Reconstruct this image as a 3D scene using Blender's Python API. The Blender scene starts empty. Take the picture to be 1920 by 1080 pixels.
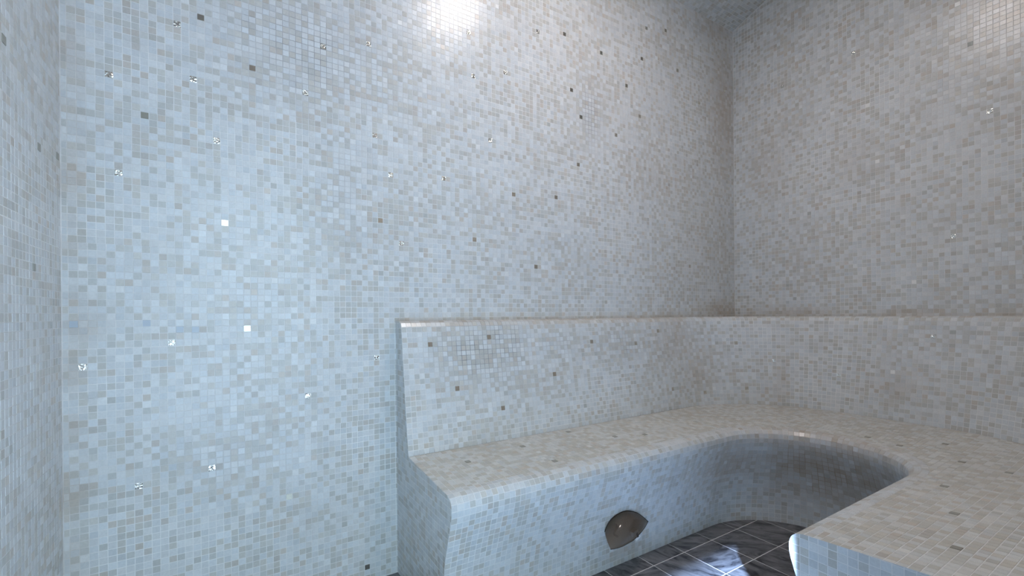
import bpy, bmesh, math, random
from mathutils import Vector, Matrix, noise

# ------------------------------------------------------------------ camera, sky, sun, exposure
scene = bpy.context.scene
COL = scene.collection
EYE = 1.064                                     # camera height
cam_data = bpy.data.cameras.new('camera')
cam_data.sensor_width = 36.0
cam_data.lens = 845.0 / 1920.0 * 36.0
cam_data.shift_y = 51.0 / 1920.0
cam_data.clip_start = 0.01
cam = bpy.data.objects.new('camera', cam_data)
COL.objects.link(cam)
cam.matrix_world = (Matrix.Translation((0, 0, EYE)) @ Matrix.Rotation(math.radians(-32), 4, 'Z')
                    @ Matrix.Rotation(math.radians(90), 4, 'X') @ Matrix.Rotation(math.radians(-0.45), 4, 'Z'))
scene.camera = cam

world = bpy.data.worlds.new('sky')
scene.world = world
world.use_nodes = True
bg = world.node_tree.nodes['Background']
bg.inputs['Color'].default_value = (0.61, 0.84, 1.0, 1)
bg.inputs['Strength'].default_value = 5.1

sun_data = bpy.data.lights.new('sun', 'SUN')
sun_data.energy = 36.0
sun_data.angle = math.radians(1.0)
sun_data.color = (0.42, 0.62, 1.0)
sun = bpy.data.objects.new('sun', sun_data)
COL.objects.link(sun)
SUN_AZ, SUN_EL = math.radians(40), math.radians(28.6)
sun.rotation_mode = 'QUATERNION'
sun.rotation_quaternion = Vector((math.cos(SUN_AZ) * math.cos(SUN_EL), math.sin(SUN_AZ) * math.cos(SUN_EL),
                                  -math.sin(SUN_EL))).to_track_quat('-Z', 'Y')

LAMP_POWER = 98.0                               # emission of the ceiling lamp's diffuser
scene.view_settings.view_transform = 'Standard'
scene.view_settings.look = 'None'
scene.view_settings.gamma = 1.0
scene.view_settings.use_curve_mapping = False
scene.view_settings.exposure = 0.0
scene.cycles.max_bounces = 7
scene.cycles.diffuse_bounces = 4
scene.cycles.glossy_bounces = 3
scene.cycles.adaptive_threshold = 0.02

# ------------------------------------------------------------------ measures (metres)
D = 1.847            # back wall
XL, XR = -0.427, 2.995
YN = 0.05           # near wall with the doorway
X0 = 0.584           # free end of the bench on the back wall
X1 = 1.256           # free end of the bench on the near wall
EAVE = 3.032
YC = (D + YN) / 2
HALF = (D - YN) / 2
SL = math.radians(23)
VR = HALF / math.sin(SL)
VZ = EAVE - VR * math.cos(SL)                  # centre of the vault's arc
P = 0.0215           # mosaic pitch
TS = 0.0100          # half a tile
DOOR_L, DOOR_R, DOOR_H = -0.38, 0.58, 2.12
ROOM_Y = -1.45       # far side of the added anteroom, with its window
WIN_L, WIN_R, WIN_H = -2.1, 1.9, 2.36
rng = random.Random(7)

# stains, some painted shade and odd tiles, in wall coordinates (metres)
MIR_B = [('p', -0.075, 2.072), ('t', -0.137, 2.029), ('t', -0.313, 1.814), ('t', -0.095, 1.858), ('p', 0.077, 1.948), ('t', 0.251, 1.905), ('g', -0.227, 1.705), ('t', -0.03, 1.666), ('t', -0.292, 1.51), ('p', -0.009, 1.386), ('p', 0.061, 1.024), ('t', -0.161, 0.978), ('t', -0.376, 0.912), ('t', 0.256, 0.766), ('p', 0.188, 0.402), ('t', -0.248, 0.525), ('t', -0.051, 0.553), ('t', 0.313, 2.099), ('t', 0.489, 2.164), ('w', 0.616, 2.294), ('t', 0.942, 2.364), ('w', 1.093, 2.537), ('t', 0.962, 2.169), ('t', 1.135, 2.234), ('t', 0.512, 1.799), ('t', 1.033, 1.893), ('t', 0.577, 1.651), ('t', 0.812, 1.674), ('p', 0.533, 1.455), ('t', 0.618, 1.37), ('p', 0.945, 1.418), ('p', 1.16, 1.658), ('p', 1.426, 1.662), ('p', 1.577, 1.857), ('p', 1.299, 1.314), ('p', 2.502, 1.377), ('t', 1.313, 2.48), ('p', 1.487, 2.522), ('p', 1.741, 2.504), ('p', 1.527, 2.242), ('p', 1.591, 2.116), ('p', 1.937, 2.375), ('p', 2.067, 2.576), ('p', 2.115, 2.772), ('p', 2.288, 2.819), ('p', 2.386, 2.601), ('p', 2.607, 2.454), ('p', 1.854, 2.076), ('p', 2.05, 2.229), ('p', 2.888, 2.595), ('t', 0.514, 0.901), ('p', 0.45, 0.058), ('b', -0.421, 1.041), ('b', -0.224, 1.042), ('b', -0.093, 1.022), ('b', -0.138, 1.021)]
MIR_R = [('p', 0.668, 2.344), ('t', 0.603, 1.998), ('t', 1.137, 2.537), ('t', 1.508, 2.502), ('w', 1.066, 2.216), ('w', 0.711, 2.559), ('w', 1.025, 1.888), ('t', 0.718, 1.432), ('w', 0.869, 1.218)]
MIR_L = [('g', 1.45, 1.697), ('g', 1.683, 1.523), ('g', 1.817, 1.548), ('g', 1.62, 1.204)]
MIR_K = [('p', 0.704, 1.767, 0.94), ('p', 0.984, 1.771, 0.962), ('p', 0.81, 1.739, 0.753), ('p', 1.031, 1.723, 0.648), ('p', 1.336, 1.742, 0.773), ('p', 1.58, 1.764, 0.92), ('p', 2.093, 1.771, 0.962), ('p', 1.903, 1.762, 0.908), ('p', 2.171, 1.721, 0.634), ('p', 2.426, 1.694, 0.597), ('p', 2.643, 1.639, 0.888), ('t', 2.788, 1.462, 0.775), ('t', 2.88, 1.161, 0.711), ('w', 2.887, 0.933, 0.749), ('t', 2.916, 0.786, 0.954), ('p', 2.664, 1.566, 0.602)]
MIR_S = [('g', 0.764, 1.558), ('g', 1.045, 1.603), ('g', 1.075, 1.406), ('g', 1.337, 1.665), ('g', 1.489, 1.508), ('g', 1.644, 1.461), ('g', 2.465, 0.881), ('g', 2.412, 0.753)]
MIR_S += [('g', 2.578, 0.643), ('g', 2.328, 0.555), ('g', 2.283, 0.42), ('g', 1.978, 0.491), ('g', 1.716, 0.408), ('g', 1.45, 0.347)]
DARK = [('B', 1.667, 2.151, 0.078, 0.189, 0.8), ('B', 2.613, 2.927, 0.144, 0.063, 0.6), ('B', 0.26, 2.05, 0.22, 0.26, 0.65), ('B', 0.36, 1.62, 0.16, 0.30, 0.4), ('B', -0.24, 1.94, 0.019, 0.041, 0.5), ('B', 0.052, 2.111, 0.023, 0.041, 0.65), ('B', -0.351, 0.822, 0.012, 0.012, 0.7), ('B', -0.192, 0.771, 0.01, 0.01, 0.6), ('B', 1.854, 1.681, 0.02, 0.015, 0.9), ('B', 2.399, 2.033, 0.064, 0.02, 0.5), ('B', 2.52, 1.986, 0.028, 0.027, 0.6), ('B', 2.893, 1.955, 0.031, 0.022, 0.6), ('B', 0.321, 1.38, 0.016, 0.01, 0.6), ('B', -0.328, 0.474, 0.01, 0.01, 0.5), ('B', 0.229, 0.283, 0.056, 0.08, 0.2), ('B', 1.416, 1.427, 0.143, 0.033, 0.3), ('K', 0.907, 1.762, 0.90, 0.20, 0.13, 0.75), ('K', 1.061, 1.769, 0.93, 0.17, 0.16, 0.7), ('K', 1.799, 1.762, 0.90, 0.26, 0.14, 0.55), ('K', 1.416, 1.766, 0.932, 0.20, 0.10, 0.45)]
RUST_AND_SHADE = [('B', -0.401, 1.541, 0.036, 0.096, 0.35), ('B', -0.393, 1.815, 0.03, 0.113, 0.35), ('B', -0.386, 1.044, 0.049, 0.048, 0.5), ('B', -0.402, 1.316, 0.029, 0.096, 0.35), ('B', 2.869, 2.481, 0.148, 0.478, 0.42), ('B', 2.70, 1.45, 0.40, 0.35, 0.16), ('B', 2.851, 1.093, 0.233, 0.073, 0.5), ('B', 2.815, 2.975, 0.155, 0.091, 0.35), ('R', 1.136, 1.927, 0.147, 0.12, 0.15), ('R', 1.612, 2.068, 0.133, 0.209, 0.2), ('R', 0.882, 1.064, 0.124, 0.017, 0.55), ('R', 1.424, 1.073, 0.256, 0.026, 0.35), ('K', 2.241, 1.762, 0.901, 0.156, 0.184, 0.35), ('K', 2.403, 1.717, 0.703, 0.112, 0.127, 0.35), ('K', 2.879, 0.892, 0.7, 0.1, 0.067, 0.25), ('K', 2.785, 1.431, 0.641, 0.054, 0.125, 0.25), ('B', 2.237, 1.907, 0.308, 0.163, 0.12), ('B', 0.625, 1.047, 0.071, 0.018, 0.3)]  # rust stains; the broad right-corner blob also paints in warmer light
# the mouldy brown edge where the bench's ledge meets the walls, and the corner joints
RUST_AND_SHADE += [('B', x / 100, 1.05, 0.06, 0.016, 0.35) for x in range(64, 300, 11)]
RUST_AND_SHADE += [('R', y / 100, 1.05, 0.06, 0.014, 0.4) for y in range(20, 186, 11)]


RUST_AND_SHADE += [('F', 2.33, 1.00, 0.32, 0.40, 0.22, 0.8), ('F', 2.12, 1.28, 0.32, 0.32, 0.16, 0.6), ('F', 1.45, 1.38, 0.05, 0.12, 0.03, 0.4)]  # brown staining in the well, deepened to paint in its shade


RUST_AND_SHADE += [('K', x / 100, 1.79, 1.04, 0.07, 0.022, 0.45) for x in range(60, 235, 9)]
RUST_AND_SHADE += [('B', -0.405, 0.15 + 0.19 * k, 0.035, 0.08, 0.25 + 0.25 * ((k * 7) % 5) / 4) for k in range(15)]
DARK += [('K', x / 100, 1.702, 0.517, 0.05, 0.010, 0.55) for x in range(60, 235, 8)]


def blob(lst, surf, Pt):
    """strength of the stains and painted shade of one surface at a point"""
    s = 0.0
    for b in lst:
        if b[0] != surf:
            continue
        if surf == 'B':
            a = (Pt[0] - b[1]) / b[3]; c = (Pt[2] - b[2]) / b[4]
        elif surf == 'R':
            a = (Pt[1] - b[1]) / b[3]; c = (Pt[2] - b[2]) / b[4]
        else:
            a = math.hypot(Pt[0] - b[1], Pt[1] - b[2]) / b[4]; c = (Pt[2] - b[3]) / b[5]
        q = a * a + c * c
        if q < 4:
            s = max(s, b[-1] * math.exp(-q * 1.1))
    if s > 0.005:
        n = noise.noise(Vector(Pt) * 22) * 0.5 + noise.noise(Vector(Pt) * 60) * 0.35
        s *= max(0.0, min(1.5, 0.85 + n))
    return s


# ------------------------------------------------------------------ materials
def new_mat(name):
    m = bpy.data.materials.new(name)
    m.use_nodes = True
    nt = m.node_tree
    return m, nt, nt.nodes['Principled BSDF']


def node(nt, kind, **kw):
    n = nt.nodes.new(kind)
    for k, v in kw.items():
        setattr(n, k, v)
    return n


def glass_tile_material(name, source):
    m, nt, b = new_mat(name)
    if source == 'object':
        src = node(nt, 'ShaderNodeObjectInfo').outputs['Color']
    else:
        src = node(nt, 'ShaderNodeAttribute', attribute_name='tint').outputs['Color']
    geo = node(nt, 'ShaderNodeNewGeometry')
    nz = node(nt, 'ShaderNodeTexNoise')
    nz.inputs['Scale'].default_value = 160
    nz.inputs['Detail'].default_value = 2
    nt.links.new(geo.outputs['Position'], nz.inputs['Vector'])
    mr = node(nt, 'ShaderNodeMapRange')
    mr.inputs['To Min'].default_value = 0.90
    mr.inputs['To Max'].default_value = 1.10
    nt.links.new(nz.outputs['Fac'], mr.inputs['Value'])
    mul = node(nt, 'ShaderNodeVectorMath', operation='SCALE')
    nt.links.new(src, mul.inputs[0])
    nt.links.new(mr.outputs['Result'], mul.inputs['Scale'])
    nt.links.new(mul.outputs['Vector'], b.inputs['Base Color'])
    b.inputs['Roughness'].default_value = 0.28
    b.inputs['IOR'].default_value = 1.42
    bump = node(nt, 'ShaderNodeBump')
    bump.inputs['Strength'].default_value = 0.06
    bump.inputs['Distance'].default_value = 0.002
    nt.links.new(nz.outputs['Fac'], bump.inputs['Height'])
    nt.links.new(bump.outputs['Normal'], b.inputs['Normal'])
    return m


M_TILE = glass_tile_material('glass mosaic', 'attribute')
M_TILE1 = glass_tile_material('glass mosaic tile', 'object')


def grout_material():
    m, nt, b = new_mat('grout')
    at = node(nt, 'ShaderNodeAttribute', attribute_name='tint')
    geo = node(nt, 'ShaderNodeNewGeometry')
    nz = node(nt, 'ShaderNodeTexNoise')
    nz.inputs['Scale'].default_value = 90
    nz.inputs['Detail'].default_value = 3
    nt.links.new(geo.outputs['Position'], nz.inputs['Vector'])
    mr = node(nt, 'ShaderNodeMapRange')
    mr.inputs['To Min'].default_value = 0.86
    mr.inputs['To Max'].default_value = 1.08
    nt.links.new(nz.outputs['Fac'], mr.inputs['Value'])
    mul = node(nt, 'ShaderNodeVectorMath', operation='SCALE')
    nt.links.new(at.outputs['Color'], mul.inputs[0])
    nt.links.new(mr.outputs['Result'], mul.inputs['Scale'])
    nt.links.new(mul.outputs['Vector'], b.inputs['Base Color'])
    b.inputs['Roughness'].default_value = 0.85
    b.inputs['Specular IOR Level'].default_value = 0.25
    return m


M_GROUT = grout_material()


def mirror_material(name, colour, rough, bump_strength):
    m, nt, b = new_mat(name)
    b.inputs['Base Color'].default_value = (*colour, 1)
    b.inputs['Metallic'].default_value = 1.0
    b.inputs['Roughness'].default_value = rough
    if bump_strength:
        geo = node(nt, 'ShaderNodeNewGeometry')
        nz = node(nt, 'ShaderNodeTexNoise')
        nz.inputs['Scale'].default_value = 95
        nz.inputs['Detail'].default_value = 0.5
        nz.inputs['Distortion'].default_value = 1.5
        nt.links.new(geo.outputs['Position'], nz.inputs['Vector'])
        bump = node(nt, 'ShaderNodeBump')
        bump.inputs['Strength'].default_value = bump_strength
        bump.inputs['Distance'].default_value = 0.004
        nt.links.new(nz.outputs['Fac'], bump.inputs['Height'])
        nt.links.new(bump.outputs['Normal'], b.inputs['Normal'])
    return m


M_MIRROR = mirror_material('mirror tile', (0.78, 0.74, 0.66), 0.05, 0)
M_FOIL = mirror_material('crinkled foil tile', (0.74, 0.72, 0.68), 0.08, 0.9)


def plain(name, colour, rough=0.5, metallic=0.0):
    m, nt, b = new_mat(name)
    b.inputs['Base Color'].default_value = (*colour, 1)
    b.inputs['Roughness'].default_value = rough
    b.inputs['Metallic'].default_value = metallic
    return m


def glossy_plain(name, colour, rough):
    return plain(name, colour, rough)


M_DULL = plain('dull grey glass tile', (0.26, 0.25, 0.21), 0.3)
M_PALE = plain('pale pearl tile', (0.80, 0.80, 0.78), 0.2)
M_BLUE = plain('pale blue glass tile', (0.43, 0.48, 0.54), 0.25)
KIND_MAT = {'p': M_MIRROR, 't': M_FOIL, 'g': M_DULL, 'w': M_PALE, 'b': M_BLUE}
KIND_NAME = {'p': 'mirror_tile', 't': 'foil_tile', 'g': 'dark_glass_tile', 'w': 'pearl_tile', 'b': 'blue_glass_tile'}
KIND_LABEL = {'p': 'plain mirror tile', 't': 'crinkled silver foil tile', 'g': 'dull dark glass tile',
              'w': 'pale pearly tile', 'b': 'pale blue glass tile'}

# ------------------------------------------------------------------ mosaic helpers
LIGHT = (0.583, 0.602, 0.606)
GREY = (0.510, 0.508, 0.480)
BEIGE = (0.505, 0.478, 0.44)
GROUT = (0.76, 0.76, 0.75)
RUST_SHADE_C = (0.36, 0.26, 0.17)


def tile_colour(Pt, surf, bias=0.0):
    v = Vector(Pt)
    n = noise.noise(v * 5.0) * 0.30 + noise.noise(v * 14.0) * 0.22
    r = rng.random()
    if r < 0.60 + n + bias:
        c = LIGHT
    elif r < 0.93 + n * 0.3:
        c = GREY
    else:
        c = BEIGE
    k = 1.0 + rng.gauss(0, 0.05)
    w = rng.uniform(-0.012, 0.012)
    c = (c[0] * k + w, c[1] * k, c[2] * k - w)
    if surf == 'S':
        c = (c[0] * 1.0, c[1] * 0.972, c[2] * 0.925)
    s = blob(RUST_AND_SHADE, surf, Pt) * 0.8
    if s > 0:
        c = tuple(a * (1 - s) + b * s for a, b in zip(c, RUST_SHADE_C))
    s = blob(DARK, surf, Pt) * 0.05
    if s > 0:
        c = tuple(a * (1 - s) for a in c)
    return c


def grout_colour(Pt, surf):
    n = noise.noise(Vector(Pt) * 2.6) * 0.22 + noise.noise(Vector(Pt) * 9) * 0.10 - 0.06
    c = tuple(a * (1 + n) for a in GROUT)
    s = min(0.95, blob(RUST_AND_SHADE, surf, Pt) * 1.3)
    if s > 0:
        c = tuple(a * (1 - s) + b * s for a, b in zip(c, RUST_SHADE_C))
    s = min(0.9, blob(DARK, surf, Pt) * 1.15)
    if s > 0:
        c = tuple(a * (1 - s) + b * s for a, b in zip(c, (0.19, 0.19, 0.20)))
    return c


def link(o, parent=None, mats=()):
    COL.objects.link(o)
    if parent is not None:
        o.parent = parent
    for m in mats:
        o.data.materials.append(m)
    return o


def mesh_obj(name, verts, faces, mat, parent=None, tints=None, smooth=False):
    me = bpy.data.meshes.new(name)
    me.from_pydata(verts, [], faces)
    if tints is not None:
        at = me.color_attributes.new('tint', 'FLOAT_COLOR', 'POINT')
        flat = []
        for t in tints:
            flat.extend((t[0], t[1], t[2], 1.0))
        at.data.foreach_set('color', flat)
    if smooth:
        me.polygons.foreach_set('use_smooth', [True] * len(me.polygons))
    me.update()
    o = bpy.data.objects.new(name, me)
    return link(o, parent, (mat,))


def structure(o):
    o['kind'] = 'structure'
    return o


FWD = Vector((math.sin(math.radians(32)), math.cos(math.radians(32)), 0))
RGT = Vector((math.cos(math.radians(32)), -math.sin(math.radians(32)), 0))


def seen(Pt):
    """does a point of the place fall in the photograph's field of view (a margin included)"""
    v = Vector(Pt) - Vector((0, 0, EYE))
    d = v.dot(FWD)
    if d < 0.15:
        return False
    x = 845 * v.dot(RGT) / d
    y = -845 * v.z / d
    return -965 < x < 965 and -600 < y < 495


def apparent(c, U, V):
    """how large a tile shows from where the photographer stands (square pixels)"""
    def pr(q):
        v = q - Vector((0, 0, EYE))
        d = v.dot(FWD)
        return 845 * v.dot(RGT) / d, -845 * v.z / d
    a, b, e = pr(c), pr(c + U * P), pr(c + V * P)
    return abs((b[0] - a[0]) * (e[1] - a[1]) - (b[1] - a[1]) * (e[0] - a[0]))


class Mosaic:
    """collects tiles of one surface; the ones that show largest become objects of their own"""

    def __init__(self, surf):
        self.surf = surf
        self.v, self.f, self.c = [], [], []
        self.full = []          # (centre, U, V, N, colour) of whole square tiles
        self.odd = []           # (kind, centre, U, V, N)

    def poly(self, pts, N, colour, h=0.0006):
        n = len(pts)
        cen = Vector((0, 0, 0))
        for q in pts:
            cen += q
        cen /= n
        b = len(self.v)
        a1, a2 = rng.gauss(0, 0.009), rng.gauss(0, 0.009)
        E1 = (pts[1] - pts[0])
        if E1.length < 1e-6:
            return
        E1 = E1.normalized()
        E2 = N.cross(E1)
        for q in pts:
            self.v.append(tuple(q - N * 0.0004))
        for q in pts:
            r = q - cen
            L = r.length
            w = r * max(0.0, (1 - 0.0006 / max(L, 1e-5)))
            hh = h + a1 * w.dot(E1) + a2 * w.dot(E2)
            self.v.append(tuple(cen + w + N * hh))
        self.f.append(tuple(range(b + n, b + 2 * n)))
        for i in range(n):
            j = (i + 1) % n
            self.f.append((b + i, b + j, b + n + j, b + n + i))
        self.c.extend([colour] * (2 * n))

    def build(self, parent, count, odd_pts=(), name='mosaic'):
        """odd_pts: (kind, Vector); count: how many tiles become objects"""
        for kind, q in odd_pts:
            if not self.full:
                break
            k = min(range(len(self.full)), key=lambda i: (self.full[i][0] - q).length_squared)
            c, U, V, N, col = self.full.pop(k)
            self.odd.append((kind, c, U, V, N))
        if count:
            sc = [(apparent(t[0], t[1], t[2]) if seen(t[0]) else 0.0, i) for i, t in enumerate(self.full)]
            sc.sort(reverse=True)
            pick = {i for s, i in sc[:count] if s > 0}
        else:
            pick = set()
        for i, (c, U, V, N, col) in enumerate(self.full):
            if i in pick:
                single('tile', TILE_MESH[rng.randrange(len(TILE_MESH))], c, U, V, N, parent, col)
            else:
                pts = [c - U * TS - V * TS, c + U * TS - V * TS, c + U * TS + V * TS, c - U * TS + V * TS]
                self.poly(pts, N, col)
        for kind, c, U, V, N in self.odd:
            o = single(KIND_NAME[kind], ODD_MESH[kind], c, U, V, N, parent, (1, 1, 1))
            o['label'] = KIND_LABEL[kind]
        if self.v:
            o = mesh_obj(name, self.v, self.f, M_TILE, parent, self.c)
            o['kind'] = 'stuff'
            o['label'] = 'small square glass mosaic tiles in white grout'


def square_tile_mesh(name, mat, tilt=True):
    h = 0.0006 if tilt else 0.0016
    a1 = rng.gauss(0, 0.012) if tilt else 0
    a2 = rng.gauss(0, 0.012) if tilt else 0
    t = TS - 0.0005
    v = [(-TS, -TS, -0.0004), (TS, -TS, -0.0004), (TS, TS, -0.0004), (-TS, TS, -0.0004)]
    v += [(x, y, h + a1 * x + a2 * y) for x, y in ((-t, -t), (t, -t), (t, t), (-t, t))]
    f = [(4, 5, 6, 7)] + [(i, (i + 1) % 4, 4 + (i + 1) % 4, 4 + i) for i in range(4)]
    me = bpy.data.meshes.new(name)
    me.from_pydata(v, [], f)
    me.materials.append(mat)
    me.update()
    return me


TILE_MESH = [square_tile_mesh('tile', M_TILE1) for _ in range(12)]
ODD_MESH = {k: square_tile_mesh(KIND_NAME[k], KIND_MAT[k], tilt=False) for k in KIND_MAT}


def single(name, me, c, U, V, N, parent, col):
    o = bpy.data.objects.new(name, me)
    o.matrix_local = Matrix(((U.x, V.x, N.x, c.x), (U.y, V.y, N.y, c.y), (U.z, V.z, N.z, c.z), (0, 0, 0, 1)))
    o.color = (col[0], col[1], col[2], 1)
    COL.objects.link(o)
    o.parent = parent
    return o


def clip(poly, u0, v0, u1, v1):
    """Sutherland-Hodgman: a polygon cut by the cell of one tile"""
    for axis, lim, keep in ((0, u0, 1), (0, u1, -1), (1, v0, 1), (1, v1, -1)):
        out = []
        n = len(poly)
        for i in range(n):
            a, b = poly[i], poly[(i + 1) % n]
            da, db = (a[axis] - lim) * keep, (b[axis] - lim) * keep
            if da >= 0:
                out.append(a)
            if (da >= 0) != (db >= 0):
                t = da / (da - db)
                out.append((a[0] + (b[0] - a[0]) * t, a[1] + (b[1] - a[1]) * t))
        poly = out
        if len(poly) < 3:
            return []
    res = []
    for q in poly:
        if not res or math.hypot(q[0] - res[-1][0], q[1] - res[-1][1]) > 2e-4:
            res.append(q)
    if len(res) > 1 and math.hypot(res[0][0] - res[-1][0], res[0][1] - res[-1][1]) < 2e-4:
        res.pop()
    return res if len(res) > 2 else []


def area(poly):
    return 0.5 * sum(poly[i][0] * poly[(i + 1) % len(poly)][1] - poly[(i + 1) % len(poly)][0] * poly[i][1]
                     for i in range(len(poly)))


def inside(poly, q):
    r = False
    n = len(poly)
    for i in range(n):
        a, b = poly[i], poly[(i + 1) % n]
        if (a[1] > q[1]) != (b[1] > q[1]) and q[0] < (b[0] - a[0]) * (q[1] - a[1]) / (b[1] - a[1]) + a[0]:
            r = not r
    return r


def planar(mos, outline, O, U, V, N, u0, v0, keep=None, zmap=None, bias=0.0, sheets=True):
    """lay mosaic on a flat outline given in (u, v); cut tiles at the edges"""
    us = [q[0] for q in outline]
    vs = [q[1] for q in outline]
    i0, i1 = int(math.floor((min(us) - u0) / P)), int(math.ceil((max(us) - u0) / P))
    j0, j1 = int(math.floor((min(vs) - v0) / P)), int(math.ceil((max(vs) - v0) / P))
    shj = {}
    for i in range(i0, i1 + 1):
        for j in range(j0, j1 + 1):
            s = (i // 15, j // 15)
            if s not in shj:
                shj[s] = (rng.gauss(0, 0.0005), rng.gauss(0, 0.0005)) if sheets else (0, 0)
            du, dv = shj[s]
            uc = u0 + (i + 0.5) * P + du + rng.gauss(0, 0.00016)
            vc = v0 + (j + 0.5) * P + dv + rng.gauss(0, 0.00016)
            if keep and not keep(uc, vc):
                continue
            corners = [(uc - TS, vc - TS), (uc + TS, vc - TS), (uc + TS, vc + TS), (uc - TS, vc + TS)]
            ins = [inside(outline, q) for q in corners]
            c3 = O + U * uc + V * vc
            U_, V_, N_ = U, V, N
            if zmap:
                e = 0.004
                gx = (zmap(c3.x + e, c3.y) - zmap(c3.x - e, c3.y)) / (2 * e)
                gy = (zmap(c3.x, c3.y + e) - zmap(c3.x, c3.y - e)) / (2 * e)
                c3 = Vector((c3.x, c3.y, zmap(c3.x, c3.y)))
                N_ = Vector((-gx, -gy, 1)).normalized()
                U_ = Vector((1, 0, gx)).normalized()
                V_ = N_.cross(U_)
            col = tile_colour(c3, mos.surf, bias)
            if all(ins):
                mos.full.append((c3, U_, V_, N_, col))
                continue
            pl = clip(outline, uc - TS, vc - TS, uc + TS, vc + TS)
            if not pl or abs(area(pl)) < 1.2e-5:
                continue
            if area(pl) < 0:
                pl = pl[::-1]
            pts = []
            for q in pl:
                w = O + U * q[0] + V * q[1]
                if zmap:
                    w = Vector((w.x, w.y, zmap(w.x, w.y)))
                pts.append(w)
            mos.poly(pts, N_, col)


def grid_sheet(name, fn, nu, nv, surf, mat, parent=None, flip=False, smooth=False):
    """a grout surface as a fine grid, tinted by its stains and painted shade"""
    v, t, f = [], [], []
    for j in range(nv + 1):
        for i in range(nu + 1):
            q = fn(i / nu, j / nv)
            v.append(tuple(q))
            t.append(grout_colour(q, surf))
    for j in range(nv):
        for i in range(nu):
            a = j * (nu + 1) + i
            q = (a, a + 1, a + nu + 2, a + nu + 1)
            f.append(q[::-1] if flip else q)
    return mesh_obj(name, v, f, mat, parent, t, smooth)


def vault(y):
    return VZ + math.sqrt(max(0.0, VR * VR - (y - YC) ** 2))


# ------------------------------------------------------------------ walls and vault
ux, uy, uz = Vector((1, 0, 0)), Vector((0, 1, 0)), Vector((0, 0, 1))

wall_back = structure(grid_sheet('wall_back', lambda a, b: Vector((XL + (XR - XL) * a, D, -0.02 + (EAVE + 0.02) * b)), 150, 130, 'B', M_GROUT))
wall_back['label'] = 'long back wall of pale blue and grey glass mosaic'
m = Mosaic('B')
planar(m, [(XL + 0.003, 0.002), (XR - 0.003, 0.002), (XR - 0.003, EAVE - 0.002), (XL + 0.003, EAVE - 0.002)],
       Vector((0, D, 0)), ux, uz, -uy, XL - 0.006, 0.004,
       keep=lambda u, v: not (u > X0 + 0.03 and v < 1.02))
m.build(wall_back, 300, [(k, Vector((x, D, z))) for k, x, z in MIR_B])

arch = [(YN, 0.0), (D, 0.0)] + [(D - (D - YN) * i / 24, vault(D - (D - YN) * i / 24)) for i in range(25)]
arch_in = [(YN + 0.003, 0.002), (D - 0.003, 0.002)] + [
    (D - 0.003 - (D - YN - 0.006) * i / 24, vault(D - 0.003 - (D - YN - 0.006) * i / 24) - 0.002) for i in range(25)]


def side_wall(name, x, surf, flip, N, label, odd, keep=None):
    o = structure(grid_sheet(name, lambda a, b: Vector((x, YN + (D - YN) * a, -0.02 + (vault(YN + (D - YN) * a) + 0.02) * b)),
                             78, 130, surf, M_GROUT, flip=flip))
    o['label'] = label
    ms = Mosaic(surf)
    if N.x > 0:
        planar(ms, arch_in, Vector((x, 0, 0)), uy, uz, N, YN, 0.004, keep=keep)
    else:
        planar(ms, [(-a, b) for a, b in arch_in][::-1], Vector((x, 0, 0)), -uy, uz, N, -D - 0.004, 0.004,
               keep=(lambda u, v: keep(-u, v)) if keep else None)
    ms.build(o, 300, [(k, Vector((x, y, z))) for k, y, z in odd])
    return o


wall_left = side_wall('wall_left', XL, 'L', False, ux, 'pale blue-grey mosaic wall at the left edge', MIR_L)
wall_right = side_wall('wall_right', XR, 'R', True, -ux, 'grey glass mosaic wall above the bench at the right', MIR_R,
                       keep=lambda y, z: z > 1.02)

# vaulted ceiling
A0 = SL
ceiling = structure(grid_sheet('ceiling', lambda a, b: Vector((XL + (XR - XL) * a, YC + VR * math.sin(A0 * (1 - 2 * b)),
                                                               VZ + VR * math.cos(A0 * (1 - 2 * b)))), 120, 60, 'C', M_GROUT, flip=True))
ceiling['label'] = 'vaulted mosaic ceiling'
m = Mosaic('C')
arc_len = 2 * A0 * VR
for j in range(int(arc_len / P)):
    ang = A0 - (j + 0.5) * P / VR
    N = Vector((0, -math.sin(ang), -math.cos(ang)))
    V = Vector((0, -math.cos(ang), math.sin(ang)))
    for i in range(int((XR - XL) / P)):
        c = Vector((XL + (i + 0.5) * P, YC + VR * math.sin(ang), VZ + VR * math.cos(ang)))
        if c.x < 0.9:
            continue
        col = tile_colour(c, 'C')
        U = ux
        m.poly([c - U * TS + V * TS, c + U * TS + V * TS, c + U * TS - V * TS, c - U * TS - V * TS][::-1]
               if (U.cross(V)).dot(N) > 0 else
               [c - U * TS - V * TS, c + U * TS - V * TS, c + U * TS + V * TS, c - U * TS + V * TS][::-1], N, col)
m.build(ceiling, 0)


# near wall with the open doorway the photographer stands in
def boxes(name, lst, mat, parent=None):
    v, f = [], []
    for (x0, y0, z0, x1, y1, z1) in lst:
        b = len(v)
        v += [(x0, y0, z0), (x1, y0, z0), (x1, y1, z0), (x0, y1, z0), (x0, y0, z1), (x1, y0, z1), (x1, y1, z1), (x0, y1, z1)]
        f += [(b, b + 3, b + 2, b + 1), (b + 4, b + 5, b + 6, b + 7), (b, b + 1, b + 5, b + 4), (b + 1, b + 2, b + 6, b + 5),
              (b + 2, b + 3, b + 7, b + 6), (b + 3, b, b + 4, b + 7)]
    return mesh_obj(name, v, f, mat, parent)


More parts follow.
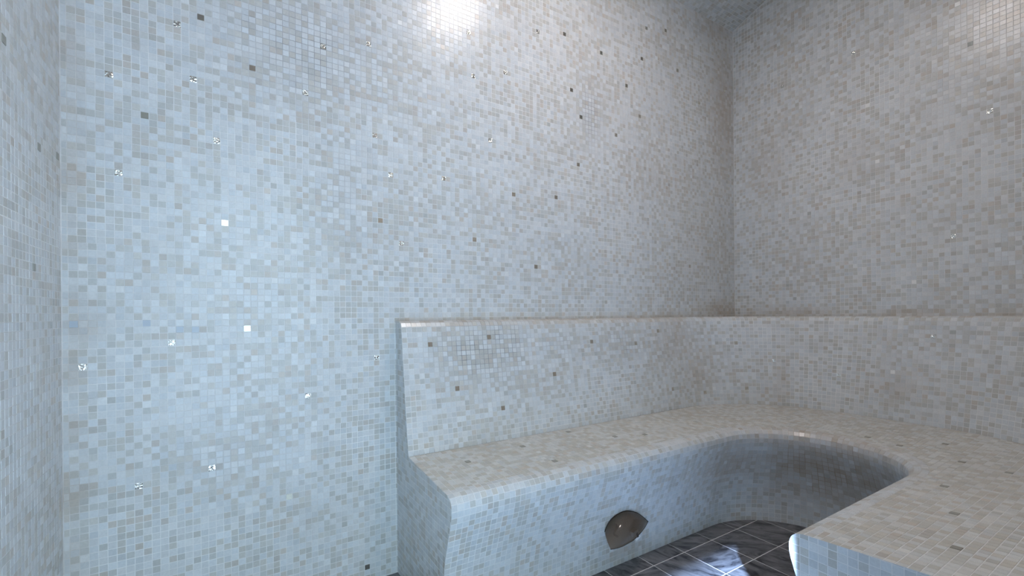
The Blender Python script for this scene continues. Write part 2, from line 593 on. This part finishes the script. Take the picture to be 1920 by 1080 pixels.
def near_wall_material():
    mt, nt, b = new_mat('near wall mosaic')
    geo = node(nt, 'ShaderNodeNewGeometry')
    sep = node(nt, 'ShaderNodeSeparateXYZ')
    nt.links.new(geo.outputs['Position'], sep.inputs[0])
    com = node(nt, 'ShaderNodeCombineXYZ')
    nt.links.new(sep.outputs['X'], com.inputs['X'])
    nt.links.new(sep.outputs['Z'], com.inputs['Y'])
    br = node(nt, 'ShaderNodeTexBrick', offset=0.0)
    br.inputs['Color1'].default_value = (*LIGHT, 1)
    br.inputs['Color2'].default_value = (*GREY, 1)
    br.inputs['Mortar'].default_value = (*GROUT, 1)
    br.inputs['Scale'].default_value = 1.0
    br.inputs['Mortar Size'].default_value = 0.0007
    br.inputs['Brick Width'].default_value = P
    br.inputs['Row Height'].default_value = P
    nt.links.new(com.outputs[0], br.inputs['Vector'])
    nt.links.new(br.outputs['Color'], b.inputs['Base Color'])
    b.inputs['Roughness'].default_value = 0.25
    return mt


wall_near = structure(boxes('wall_near', [
    (XL - 0.15, -0.06, 0, DOOR_L, YN, 3.3), (DOOR_R, -0.06, 0, XR + 0.15, YN, 3.3),
    (DOOR_L, -0.06, DOOR_H, DOOR_R, YN, 3.3)], near_wall_material()))
wall_near['label'] = 'near mosaic wall with the open doorway'
# unseen anteroom added behind the photographer: its window shapes daylight and sun patch
M_PLASTER = plain('white plaster', (0.70, 0.69, 0.66), 0.8)
anteroom = structure(boxes('wall_added_anteroom', [
    (-4.0, ROOM_Y - 0.15, 0, WIN_L, ROOM_Y, 2.7), (WIN_R, ROOM_Y - 0.15, 0, 3.0, ROOM_Y, 2.7),
    (WIN_L, ROOM_Y - 0.15, WIN_H, WIN_R, ROOM_Y, 2.7),
    (-4.2, ROOM_Y - 0.15, 0, -4.0, -0.06, 2.7), (3.0, ROOM_Y - 0.15, 0, 3.2, -0.06, 2.7),
    (-4.2, -0.06, 0, XL - 0.15, 0.10, 2.7)], M_PLASTER))
anteroom['label'] = 'unseen white anteroom walls with a wide window, added to shape the daylight'
ante_ceiling = structure(boxes('ceiling_added_anteroom', [(-4.2, ROOM_Y - 0.15, 2.7, 3.2, -0.06, 2.85)], M_PLASTER))
ante_ceiling['label'] = 'unseen white ceiling of the added anteroom'
terrace = structure(boxes('floor_added_anteroom', [(-14, -14, -0.12, 9, -0.055, -0.004)], plain('pale paving', (0.55, 0.53, 0.50), 0.8)))
terrace['label'] = 'unseen pale paving of the added anteroom and terrace'

# ------------------------------------------------------------------ the bench
BJ = dict(xr=2.85, y0=0.172, y1=1.702, R=0.58)      # line where seat and backrest meet
BL = dict(xr=2.35, y0=0.63, y1=1.30, R=0.31)        # outermost line of the seat's rolled lip


def sdf(c, x, y):
    cy, hy = (c['y0'] + c['y1']) / 2, (c['y1'] - c['y0']) / 2
    qx, qy = x - (c['xr'] - c['R']), abs(y - cy) - (hy - c['R'])
    return math.hypot(max(qx, 0), max(qy, 0)) + min(max(qx, qy), 0) - c['R']


class UCurve:
    """a U in plan: along the back wall, round the end and back along the near wall; offset o moves it away from the well"""

    def __init__(self, c):
        self.c = c
        R = c['R']
        self.segs = [c['xr'] - R - X0, R * math.pi / 2, c['y1'] - c['y0'] - 2 * R, R * math.pi / 2, c['xr'] - R - X1]
        self.L = sum(self.segs)

    def at(self, s, o):
        c, R = self.c, self.c['R']
        a = self.segs
        if s <= a[0]:
            return X0 + s, c['y1'] + o
        s -= a[0]
        if s <= a[1]:
            t = s / R
            return c['xr'] - R + (R + o) * math.sin(t), c['y1'] - R + (R + o) * math.cos(t)
        s -= a[1]
        if s <= a[2]:
            return c['xr'] + o, c['y1'] - R - s
        s -= a[2]
        if s <= a[3]:
            t = s / R
            return c['xr'] - R + (R + o) * math.cos(t), c['y0'] + R - (R + o) * math.sin(t)
        s -= a[3]
        return c['xr'] - R - s, c['y0'] - o


CJ, CL = UCurve(BJ), UCurve(BL)


class Profile:
    def __init__(self, pts):
        self.p = pts
        self.s = [0.0]
        for a, b in zip(pts, pts[1:]):
            self.s.append(self.s[-1] + math.dist(a, b))
        self.L = self.s[-1]

    def at(self, t):
        t = max(0.0, min(self.L, t))
        for i in range(len(self.p) - 1):
            if t <= self.s[i + 1] or i == len(self.p) - 2:
                k = (t - self.s[i]) / (self.s[i + 1] - self.s[i])
                a, b = self.p[i], self.p[i + 1]
                return a[0] + (b[0] - a[0]) * k, a[1] + (b[1] - a[1]) * k


def smooth_pts(pts, n=2):
    for _ in range(n):
        out = [pts[0]]
        for a, b in zip(pts, pts[1:]):
            out.append((a[0] * .75 + b[0] * .25, a[1] * .75 + b[1] * .25))
            out.append((a[0] * .25 + b[0] * .75, a[1] * .25 + b[1] * .75))
        out.append(pts[-1])
        pts = out
    return pts


# (offset from the curve, height)
PR_BACK = Profile([(0.0, 0.515)] + smooth_pts([(0.006, 0.55), (0.070, 0.98), (0.076, 1.022), (0.090, 1.038), (0.108, 1.043)], 2))
PR_FRONT = Profile(smooth_pts([(0.060, 0.491), (0.032, 0.490), (0.010, 0.480), (0.000, 0.458), (0.002, 0.425), (0.016, 0.38),
                               (0.036, 0.32), (0.056, 0.26), (0.072, 0.20), (0.084, 0.13), (0.090, 0.06), (0.090, 0.0)], 2))
SEAT_IN = 0.060


def seat_z(x, y):
    a = max(0.0, sdf(BL, x, y) - SEAT_IN)
    b = max(0.0, -sdf(BJ, x, y))
    return 0.491 + 0.024 * a / (a + b + 1e-6)


bench = bpy.data.objects.new('steam_bench', None)
COL.objects.link(bench)
bench['label'] = 'U-shaped built-in steam room bench clad in pale glass mosaic with rounded lip'
bench['category'] = 'bench'


def swept(mos, curve, prof, s_phase, rev, bias=0.0):
    """mosaic on a profile swept along a U: columns follow the curve, rows the profile"""
    n_rows = int(round(prof.L / P))
    n_cols = int(curve.L / P)
    tv = prof.L / n_rows
    tu = curve.L / n_cols

    def pt(s, t):
        o, z = prof.at(t)
        x, y = curve.at(max(0.0, min(curve.L, s)), o)
        return Vector((x, y, z))
    g = 0.0009
    for i in range(n_cols):
        for j in range(n_rows):
            s0, s1 = i * tu + g, (i + 1) * tu - g
            t0, t1 = j * tv + g, (j + 1) * tv - g
            js, jt = rng.gauss(0, 0.00025), rng.gauss(0, 0.00025)
            q = [pt(s0 + js, t0 + jt), pt(s1 + js, t0 + jt), pt(s1 + js, t1 + jt), pt(s0 + js, t1 + jt)]
            N = (q[2] - q[0]).cross(q[3] - q[1])
            N.normalize()
            if rev:
                q = q[::-1]
                N = -N
            c = (q[0] + q[1] + q[2] + q[3]) / 4
            yield q, N, c


# seat: flat mosaic between the backrest and the lip
arc = []
nseg = 160
for i in range(nseg + 1):
    arc.append(CJ.at(CJ.L * i / nseg, -0.001))
for i in range(nseg + 1):
    arc.append(CL.at(CL.L * (1 - i / nseg), SEAT_IN + 0.001))
seat_outline = arc
if area(seat_outline) < 0:
    seat_outline = seat_outline[::-1]


def band(a, b):
    s = a
    x1, y1 = CJ.at(CJ.L * a, 0)
    x0, y0 = CL.at(CL.L * a, SEAT_IN)
    return x0 + (x1 - x0) * b, y0 + (y1 - y0) * b


# matched parameters so the band does not fold: same share of each of the five stretches
def matched(curve, t, o):
    k = min(4, int(t))
    fr = t - k
    s = sum(curve.segs[:k]) + curve.segs[k] * fr
    return curve.at(s, o)


def seat_fn(a, b):
    x0, y0 = matched(CL, a * 5, SEAT_IN - 0.002)
    x1, y1 = matched(CJ, a * 5, 0.004)
    x, y = x0 + (x1 - x0) * b, y0 + (y1 - y0) * b
    return Vector((x, y, seat_z(x, y) - 0.0003))


seat = grid_sheet('seat', seat_fn, 150, 20, 'S', M_GROUT, bench)
m_seat = Mosaic('S')
planar(m_seat, seat_outline, Vector((0, 0, 0)), ux, uy, uz, X0, 1.694, zmap=seat_z, bias=-0.12)


def is_square(q):
    e = [(q[(i + 1) % 4] - q[i]).length for i in range(4)]
    return max(e) < 0.0215 and min(e) > 0.0188


def build_swept(name, curve, prof, surf, rev, odd=(), nu=170, bias=0.0, name2='mosaic'):
    def fn(a, b):
        o, z = prof.at(prof.L * b)
        x, y = curve.at(curve.L * a, o)
        return Vector((x, y, z))
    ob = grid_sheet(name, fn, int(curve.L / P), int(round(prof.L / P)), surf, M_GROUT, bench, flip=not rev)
    ms = Mosaic(surf)
    odd = list(odd)
    cells = list(swept(ms, curve, prof, 0, rev))
    for kind, w in odd:
        k = min(range(len(cells)), key=lambda i: (cells[i][2] - w).length_squared)
        q, N, c = cells.pop(k)
        U = (q[1] - q[0]).normalized()
        V = N.cross(U)
        ms.odd.append((kind, c, U, V, N))
    return ob, ms, cells


backrest, m_back, back_cells = build_swept('backrest', CJ, PR_BACK, 'K', False, [(k, Vector((x, y, z))) for k, x, y, z in MIR_K])
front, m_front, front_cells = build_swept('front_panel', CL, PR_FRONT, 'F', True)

# choose which way the swept faces point: towards the well
def orient(cells, curve_c, toward_inside):
    out = []
    for q, N, c in cells:
        e = 0.004
        gx = sdf(curve_c, c.x + e, c.y) - sdf(curve_c, c.x - e, c.y)
        gy = sdf(curve_c, c.x, c.y + e) - sdf(curve_c, c.x, c.y - e)
        want = Vector((-gx, -gy, 0.25 * 2 * e * 0))
        d = N.dot(want) + 0.002 * N.z
        if d < 0:
            q = q[::-1]
            N = -N
        out.append((q, N, c))
    return out


back_cells = orient(back_cells, BJ, True)
front_cells = orient(front_cells, BL, True)
for ms in (m_back, m_front):
    fixed = []
    for kind, c, U, V, N in ms.odd:
        cc = BJ if ms is m_back else BL
        e = 0.004
        gx = sdf(cc, c.x + e, c.y) - sdf(cc, c.x - e, c.y)
        gy = sdf(cc, c.x, c.y + e) - sdf(cc, c.x, c.y - e)
        if N.dot(Vector((-gx, -gy, 0))) < 0:
            N = -N
            V = N.cross(U)
        fixed.append((kind, c, U, V, N))
    ms.odd = fixed
for ms, cells in ((m_back, back_cells), (m_front, front_cells)):
    for q, N, c in cells:
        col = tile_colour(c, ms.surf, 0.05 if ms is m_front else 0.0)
        if ms is m_front and is_square(q) and c.z > 0.30 and c.x < 1.2:
            U = (q[1] - q[0]).normalized()
            ms.full.append((c, U, N.cross(U), N, col))
        else:
            ms.poly(q, N, col)

# flat ledge on top of the backrest
ledge_poly = [(X0, D - 0.001), (XR - 0.001, D - 0.001), (XR - 0.001, YN + 0.001), (X1, YN + 0.001)]
ledge_poly += [CJ.at(CJ.L * (1 - i / 140), 0.108) for i in range(141)]
if area(ledge_poly) < 0:
    ledge_poly = ledge_poly[::-1]
me = bmesh.new()
bv = [me.verts.new((x, y, 1.043)) for x, y in ledge_poly]
me.faces.new(bv)
lm = bpy.data.meshes.new('top_ledge')
me.to_mesh(lm)
me.free()
at = lm.color_attributes.new('tint', 'FLOAT_COLOR', 'POINT')
for k in range(len(lm.vertices)):
    at.data[k].color = (0.58, 0.54, 0.48, 1)
ledge = link(bpy.data.objects.new('top_ledge', lm), bench, (M_GROUT,))
m_ledge = Mosaic('S')
planar(m_ledge, ledge_poly, Vector((0, 0, 1.043)), ux, uy, uz, X0, D - 4 * P - 0.004)

# flat ends of the bench
def end_outline(curve_j, curve_l, back):
    pts = []
    if back:
        f = lambda o: BJ['y1'] + o
        g = lambda o: BL['y1'] + o
        wall = D
    else:
        f = lambda o: BJ['y0'] - o
        g = lambda o: BL['y0'] - o
        wall = YN
    pts.append((wall, 0.0))
    pts.append((wall, 1.043))
    pts += [(f(o), z) for o, z in PR_BACK.p[::-1]]
    pts += [(g(o), z) for o, z in PR_FRONT.p]
    return pts


def end_panel(x, outline, label):
    v = [(x, y, z) for y, z in outline]
    bm = bmesh.new()
    bm.faces.new([bm.verts.new(q) for q in v])
    bmesh.ops.triangulate(bm, faces=bm.faces[:])
    em = bpy.data.meshes.new('end_panel')
    bm.to_mesh(em)
    bm.free()
    a = em.color_attributes.new('tint', 'FLOAT_COLOR', 'POINT')
    for k in range(len(em.vertices)):
        a.data[k].color = (*GROUT, 1)
    o = link(bpy.data.objects.new('end_panel', em), bench, (M_GROUT,))
    o['label'] = label
    ms = Mosaic('E')
    ol = [(-y, z) for y, z in outline]
    if area(ol) < 0:
        ol = ol[::-1]
    planar(ms, ol, Vector((x, 0, 0)), -uy, uz, -ux, -D - 0.002, 0.004)
    return o, ms


end_back, m_end_back = end_panel(X0, end_outline(CJ, CL, True), 'bench end beside the tall wall')
end_near, m_end_near = end_panel(X1, end_outline(CJ, CL, False), 'lit bench end at the bottom edge')

# the 300 bench tiles that show largest are objects; share them out between the bench's parts
parts = [(seat, m_seat), (front, m_front), (end_back, m_end_back), (end_near, m_end_near), (backrest, m_back), (ledge, m_ledge)]
scores = []
for k, (o, ms) in enumerate(parts):
    for t in ms.full:
        if seen(t[0]):
            scores.append((apparent(t[0], t[1], t[2]), k))
scores.sort(reverse=True)
share = [0] * len(parts)
for s, k in scores[:300]:
    share[k] += 1
for k, (o, ms) in enumerate(parts):
    ms.build(o, share[k], [(kd, Vector((x, y, 0.5))) for kd, x, y in MIR_S] if o is seat else ())


# ------------------------------------------------------------------ marble floor
def marble_material():
    mt, nt, b = new_mat('grey veined marble')
    geo = node(nt, 'ShaderNodeNewGeometry')
    oi = node(nt, 'ShaderNodeObjectInfo')
    add = node(nt, 'ShaderNodeVectorMath', operation='MULTIPLY_ADD')
    com = node(nt, 'ShaderNodeCombineXYZ')
    for k in ('X', 'Y', 'Z'):
        nt.links.new(oi.outputs['Random'], com.inputs[k])
    add.inputs[1].default_value = (9, 5, 7)
    nt.links.new(com.outputs[0], add.inputs[0])
    nt.links.new(geo.outputs['Position'], add.inputs[2])
    rot = node(nt, 'ShaderNodeVectorRotate', rotation_type='Z_AXIS')
    ml = node(nt, 'ShaderNodeMath', operation='MULTIPLY')
    ml.inputs[1].default_value = 1.6
    nt.links.new(oi.outputs['Random'], ml.inputs[0])
    nt.links.new(ml.outputs[0], rot.inputs['Angle'])
    nt.links.new(add.outputs[0], rot.inputs['Vector'])
    mp = node(nt, 'ShaderNodeMapping')
    mp.inputs['Scale'].default_value = (8.0, 24.0, 8.0)
    nt.links.new(rot.outputs[0], mp.inputs['Vector'])
    n1 = node(nt, 'ShaderNodeTexNoise')
    n1.inputs['Scale'].default_value = 1.3
    n1.inputs['Detail'].default_value = 8
    n1.inputs['Roughness'].default_value = 0.62
    n1.inputs['Distortion'].default_value = 0.7
    nt.links.new(mp.outputs[0], n1.inputs['Vector'])
    ramp = node(nt, 'ShaderNodeValToRGB')
    e = ramp.color_ramp.elements
    e[0].position, e[0].color = 0.36, (0.022, 0.022, 0.027, 1)
    e[1].position, e[1].color = 0.72, (0.23, 0.225, 0.228, 1)
    q = ramp.color_ramp.elements.new(0.47)
    q.color = (0.105, 0.104, 0.110, 1)
    q = ramp.color_ramp.elements.new(0.58)
    q.color = (0.165, 0.163, 0.170, 1)
    nt.links.new(n1.outputs['Fac'], ramp.inputs['Fac'])
    nt.links.new(ramp.outputs['Color'], b.inputs['Base Color'])
    b.inputs['Roughness'].default_value = 0.30
    return mt


M_MARBLE = marble_material()
floor = structure(grid_sheet('floor', lambda a, b: Vector((XL - 0.02 + (XR - XL + 0.04) * a, -0.06 + (D + 0.08) * b, -0.0007)),
                             8, 8, 'X', M_GROUT))
floor['label'] = 'grey veined marble floor tiles with white joints'
FT = 0.2
fx0, fy0 = 1.912 - 12 * FT, 1.303 - 7 * FT
tile_cache = {}
for i in range(0, 18):
    for j in range(0, 10):
        x0, y0 = fx0 + i * FT, fy0 + j * FT
        a0, a1 = max(x0, XL + 0.001), min(x0 + FT, XR)
        b0, b1 = max(y0, -0.05), min(y0 + FT, D - 0.001)
        if a1 - a0 < 0.01 or b1 - b0 < 0.01:
            continue
        # no marble under the bench (but let tiles run just below its front)
        cor = [(a0, b0), (a1, b0), (a1, b1), (a0, b1), ((a0 + a1) / 2, (b0 + b1) / 2)]
        under = [(x > X0 + 0.02 and sdf(BL, x, y) > 0.10 and (y > 0.965 or x > X1 + 0.02)) for x, y in cor]
        if all(under):
            continue
        w, d = a1 - a0, b1 - b0
        key = (round(w, 3), round(d, 3))
        if key not in tile_cache:
            g = 0.0012
            hx, hy, bz = w / 2 - g, d / 2 - g, 0.0012
            v = [(-hx, -hy, -0.008), (hx, -hy, -0.008), (hx, hy, -0.008), (-hx, hy, -0.008),
                 (-hx, -hy, -bz), (hx, -hy, -bz), (hx, hy, -bz), (-hx, hy, -bz),
                 (-hx + bz, -hy + bz, 0), (hx - bz, -hy + bz, 0), (hx - bz, hy - bz, 0), (-hx + bz, hy - bz, 0)]
            f = [(8, 9, 10, 11)]
            for k in range(4):
                n = (k + 1) % 4
                f += [(k, n, 4 + n, 4 + k), (4 + k, 4 + n, 8 + n, 8 + k)]
            tm = bpy.data.meshes.new('floor_tile')
            tm.from_pydata(v, [], f)
            tm.materials.append(M_MARBLE)
            tm.update()
            tile_cache[key] = tm
        o = bpy.data.objects.new('floor_tile', tile_cache[key])
        o.location = ((a0 + a1) / 2, (b0 + b1) / 2, rng.uniform(-0.0003, 0.0003))
        link(o, floor)

# ------------------------------------------------------------------ steam outlet hood on the bench front
def smoky_material():
    mt, nt, b = new_mat('smoky brown plastic')
    out = nt.nodes['Material Output']
    b.inputs['Base Color'].default_value = (0.135, 0.105, 0.08, 1)
    b.inputs['Roughness'].default_value = 0.12
    tr = node(nt, 'ShaderNodeBsdfTransparent')
    tr.inputs['Color'].default_value = (0.80, 0.72, 0.64, 1)
    mx = node(nt, 'ShaderNodeMixShader')
    mx.inputs['Fac'].default_value = 0.48
    nt.links.new(tr.outputs[0], mx.inputs[1])
    nt.links.new(b.outputs[0], mx.inputs[2])
    nt.links.new(mx.outputs[0], out.inputs['Surface'])
    return mt


HX, HZ = 1.40, 0.143
hood = bpy.data.objects.new('steam_outlet_hood', None)
HY = 1.30 + 0.082
hood.location = (HX, HY, HZ)
COL.objects.link(hood)
hood['label'] = 'smoky brown translucent half-dome hood low on the bench front'
hood['category'] = 'hood'
# edge fixed to the bench (x, z) and free front rim (x, distance from the bench), left to right
H_WALL = [(1.302, .168), (1.310, .197), (1.330, .219), (1.356, .231), (1.388, .236), (1.425, .231), (1.478, .209), (1.529, .174), (1.566, .143)]
H_RIM = [(1.258, .083), (1.275, .088), (1.298, .091), (1.323, .091), (1.354, .087), (1.388, .081), (1.440, .062), (1.508, .032), (1.566, .0)]


def along(lst, a):
    """smooth interpolation through a list"""
    t = a * (len(lst) - 1)
    i = min(len(lst) - 2, int(t))
    f = t - i
    p = [Vector(lst[max(0, min(len(lst) - 1, i + k))]) for k in (-1, 0, 1, 2)]
    return 0.5 * (2 * p[1] + (p[2] - p[0]) * f + (2 * p[0] - 5 * p[1] + 4 * p[2] - p[3]) * f * f
                  + (3 * p[1] - p[0] - 3 * p[2] + p[3]) * f ** 3)


def front_y(z):
    """the bench front's surface at a height"""
    for (o0, z0), (o1, z1) in zip(PR_FRONT.p, PR_FRONT.p[1:]):
        if z0 < 0.43 and z1 <= z <= z0:
            return BL['y1'] + o0 + (o1 - o0) * (z0 - z) / max(1e-6, z0 - z1)
    return BL['y1'] + 0.09


def hood_point(a, b, shrink=0.0):
    w, r = along(H_WALL, a), along(H_RIM, a)
    W = Vector((w.x, front_y(w.y), w.y))
    R = Vector((r.x, HY - r.y, HZ))
    C = Vector(((w.x + r.x) / 2, HY, HZ))
    C = C.lerp(Vector((1.317, HY - 0.02, 0.124)), max(0.0, 1 - a / 0.3) ** 1.4)
    q = C + (W - C) * math.cos(b) + (R - C) * math.sin(b)
    if shrink:
        m_ = Vector((HX, HY, HZ))
        q = q + (m_ - q).normalized() * min(shrink, (m_ - q).length * 0.5)
    return q - Vector((HX, HY, HZ)) - Vector((0, 0.0015, 0))


v, f = [], []
NA, NB = 28, 14
for layer, sh in ((0, 0.0), (1, 0.0025)):
    for i in range(NA + 1):
        for j in range(NB + 1):
            v.append(tuple(hood_point(i / NA, math.pi / 2 * j / NB, sh)))
K = (NA + 1) * (NB + 1)
for i in range(NA):
    for j in range(NB):
        a = i * (NB + 1) + j
        q = (a, a + 1, a + NB + 2, a + NB + 1)
        f.append(q)
        f.append(tuple(K + t for t in q[::-1]))
for i in range(NA):
    for j in (0, NB):
        a = i * (NB + 1) + j
        b = a + NB + 1
        f.append((a, b, K + b, K + a))
mesh_obj('shell', v, f, smoky_material(), hood, smooth=True)


def tube(name, pts, r, mat, parent, n=8):
    v, f = [], []
    for k, q in enumerate(pts):
        d = (pts[min(k + 1, len(pts) - 1)] - pts[max(k - 1, 0)]).normalized()
        s = d.cross(Vector((0.1, 0.9, 0.3))).normalized()
        t = d.cross(s)
        for i in range(n):
            a = 2 * math.pi * i / n
            v.append(tuple(q + (s * math.cos(a) + t * math.sin(a)) * r))
    for k in range(len(pts) - 1):
        for i in range(n):
            j = (i + 1) % n
            f.append((k * n + i, k * n + j, (k + 1) * n + j, (k + 1) * n + i))
    f.append(tuple(range(n))[::-1])
    f.append(tuple(range((len(pts) - 1) * n, len(pts) * n)))
    return mesh_obj(name, v, f, mat, parent, smooth=True)


M_DARK = plain('dark plastic rim', (0.035, 0.03, 0.026), 0.25)
tube('wall_rim', [hood_point(i / 40, 0.0) for i in range(41)], 0.0018, M_DARK, hood)
tube('front_rim', [hood_point(i / 40, math.pi / 2) for i in range(41)], 0.0014, M_DARK, hood)
nz = boxes('steam_nozzle', [(-0.014, -0.020, -0.022, 0.014, 0.004, 0.020)], plain('white plastic', (0.80, 0.80, 0.78), 0.35), hood)
nz.location = (0.044, -0.030, -0.006)
nz.rotation_euler = (0, math.radians(-24), 0)
nz['label'] = 'white plastic nozzle'
hole = boxes('nozzle_slot', [(-0.004, -0.0215, -0.012, 0.006, -0.0195, 0.008)], M_DARK, nz)
mk = tube('brown_smear', [Vector((-0.052 + 0.011 * math.sin(k * 0.62), -0.016 - 0.001 * k, 0.048 - 0.0042 * k)) for k in range(12)],
          0.0045, plain('brown residue', (0.008, 0.006, 0.005), 0.6), hood)
mk['label'] = 'dark curled smear'

# ------------------------------------------------------------------ ceiling lamp in the vault
LX, LY = 1.32, 0.83
LZ = vault(LY)
lamp = bpy.data.objects.new('ceiling_lamp', None)
lamp.location = (LX, LY, LZ)
COL.objects.link(lamp)
lamp['label'] = 'round frosted lamp set in the vaulted ceiling'
lamp['category'] = 'lamp'


def lathe(name, prof, n, mat, parent, smooth=True):
    v, f = [], []
    for r, z in prof:
        for i in range(n):
            a = 2 * math.pi * i / n
            v.append((r * math.cos(a), r * math.sin(a), z))
    for k in range(len(prof) - 1):
        for i in range(n):
            j = (i + 1) % n
            f.append((k * n + i, k * n + j, (k + 1) * n + j, (k + 1) * n + i))
    f.append(tuple(range((len(prof) - 1) * n, len(prof) * n)))
    return mesh_obj(name, v, f, mat, parent, smooth=smooth)


lathe('rim', [(0.162, 0.01), (0.170, -0.018), (0.160, -0.026), (0.150, -0.024), (0.148, 0.0)], 32,
      plain('white enamel', (0.8, 0.8, 0.8), 0.35), lamp)
me_, nt_, b_ = new_mat('lamp glass')
b_.inputs['Emission Color'].default_value = (1.0, 0.885, 0.84, 1)
b_.inputs['Emission Strength'].default_value = LAMP_POWER
b_.inputs['Base Color'].default_value = (0.8, 0.8, 0.8, 1)
lathe('diffuser', [(0.148, -0.020), (0.130, -0.030), (0.090, -0.038), (0.035, -0.042), (0.004, -0.043)], 32, me_, lamp)

# daylight enters through the added anteroom's window
pd = bpy.data.lights.new('window_portal', 'AREA')
pd.shape = 'RECTANGLE'
pd.size, pd.size_y = WIN_R - WIN_L, WIN_H
pd.cycles.is_portal = True
po = bpy.data.objects.new('window_portal', pd)
po.location = ((WIN_L + WIN_R) / 2, ROOM_Y - 0.1, WIN_H / 2)
po.rotation_euler = (math.radians(90), 0, math.radians(180))
COL.objects.link(po)
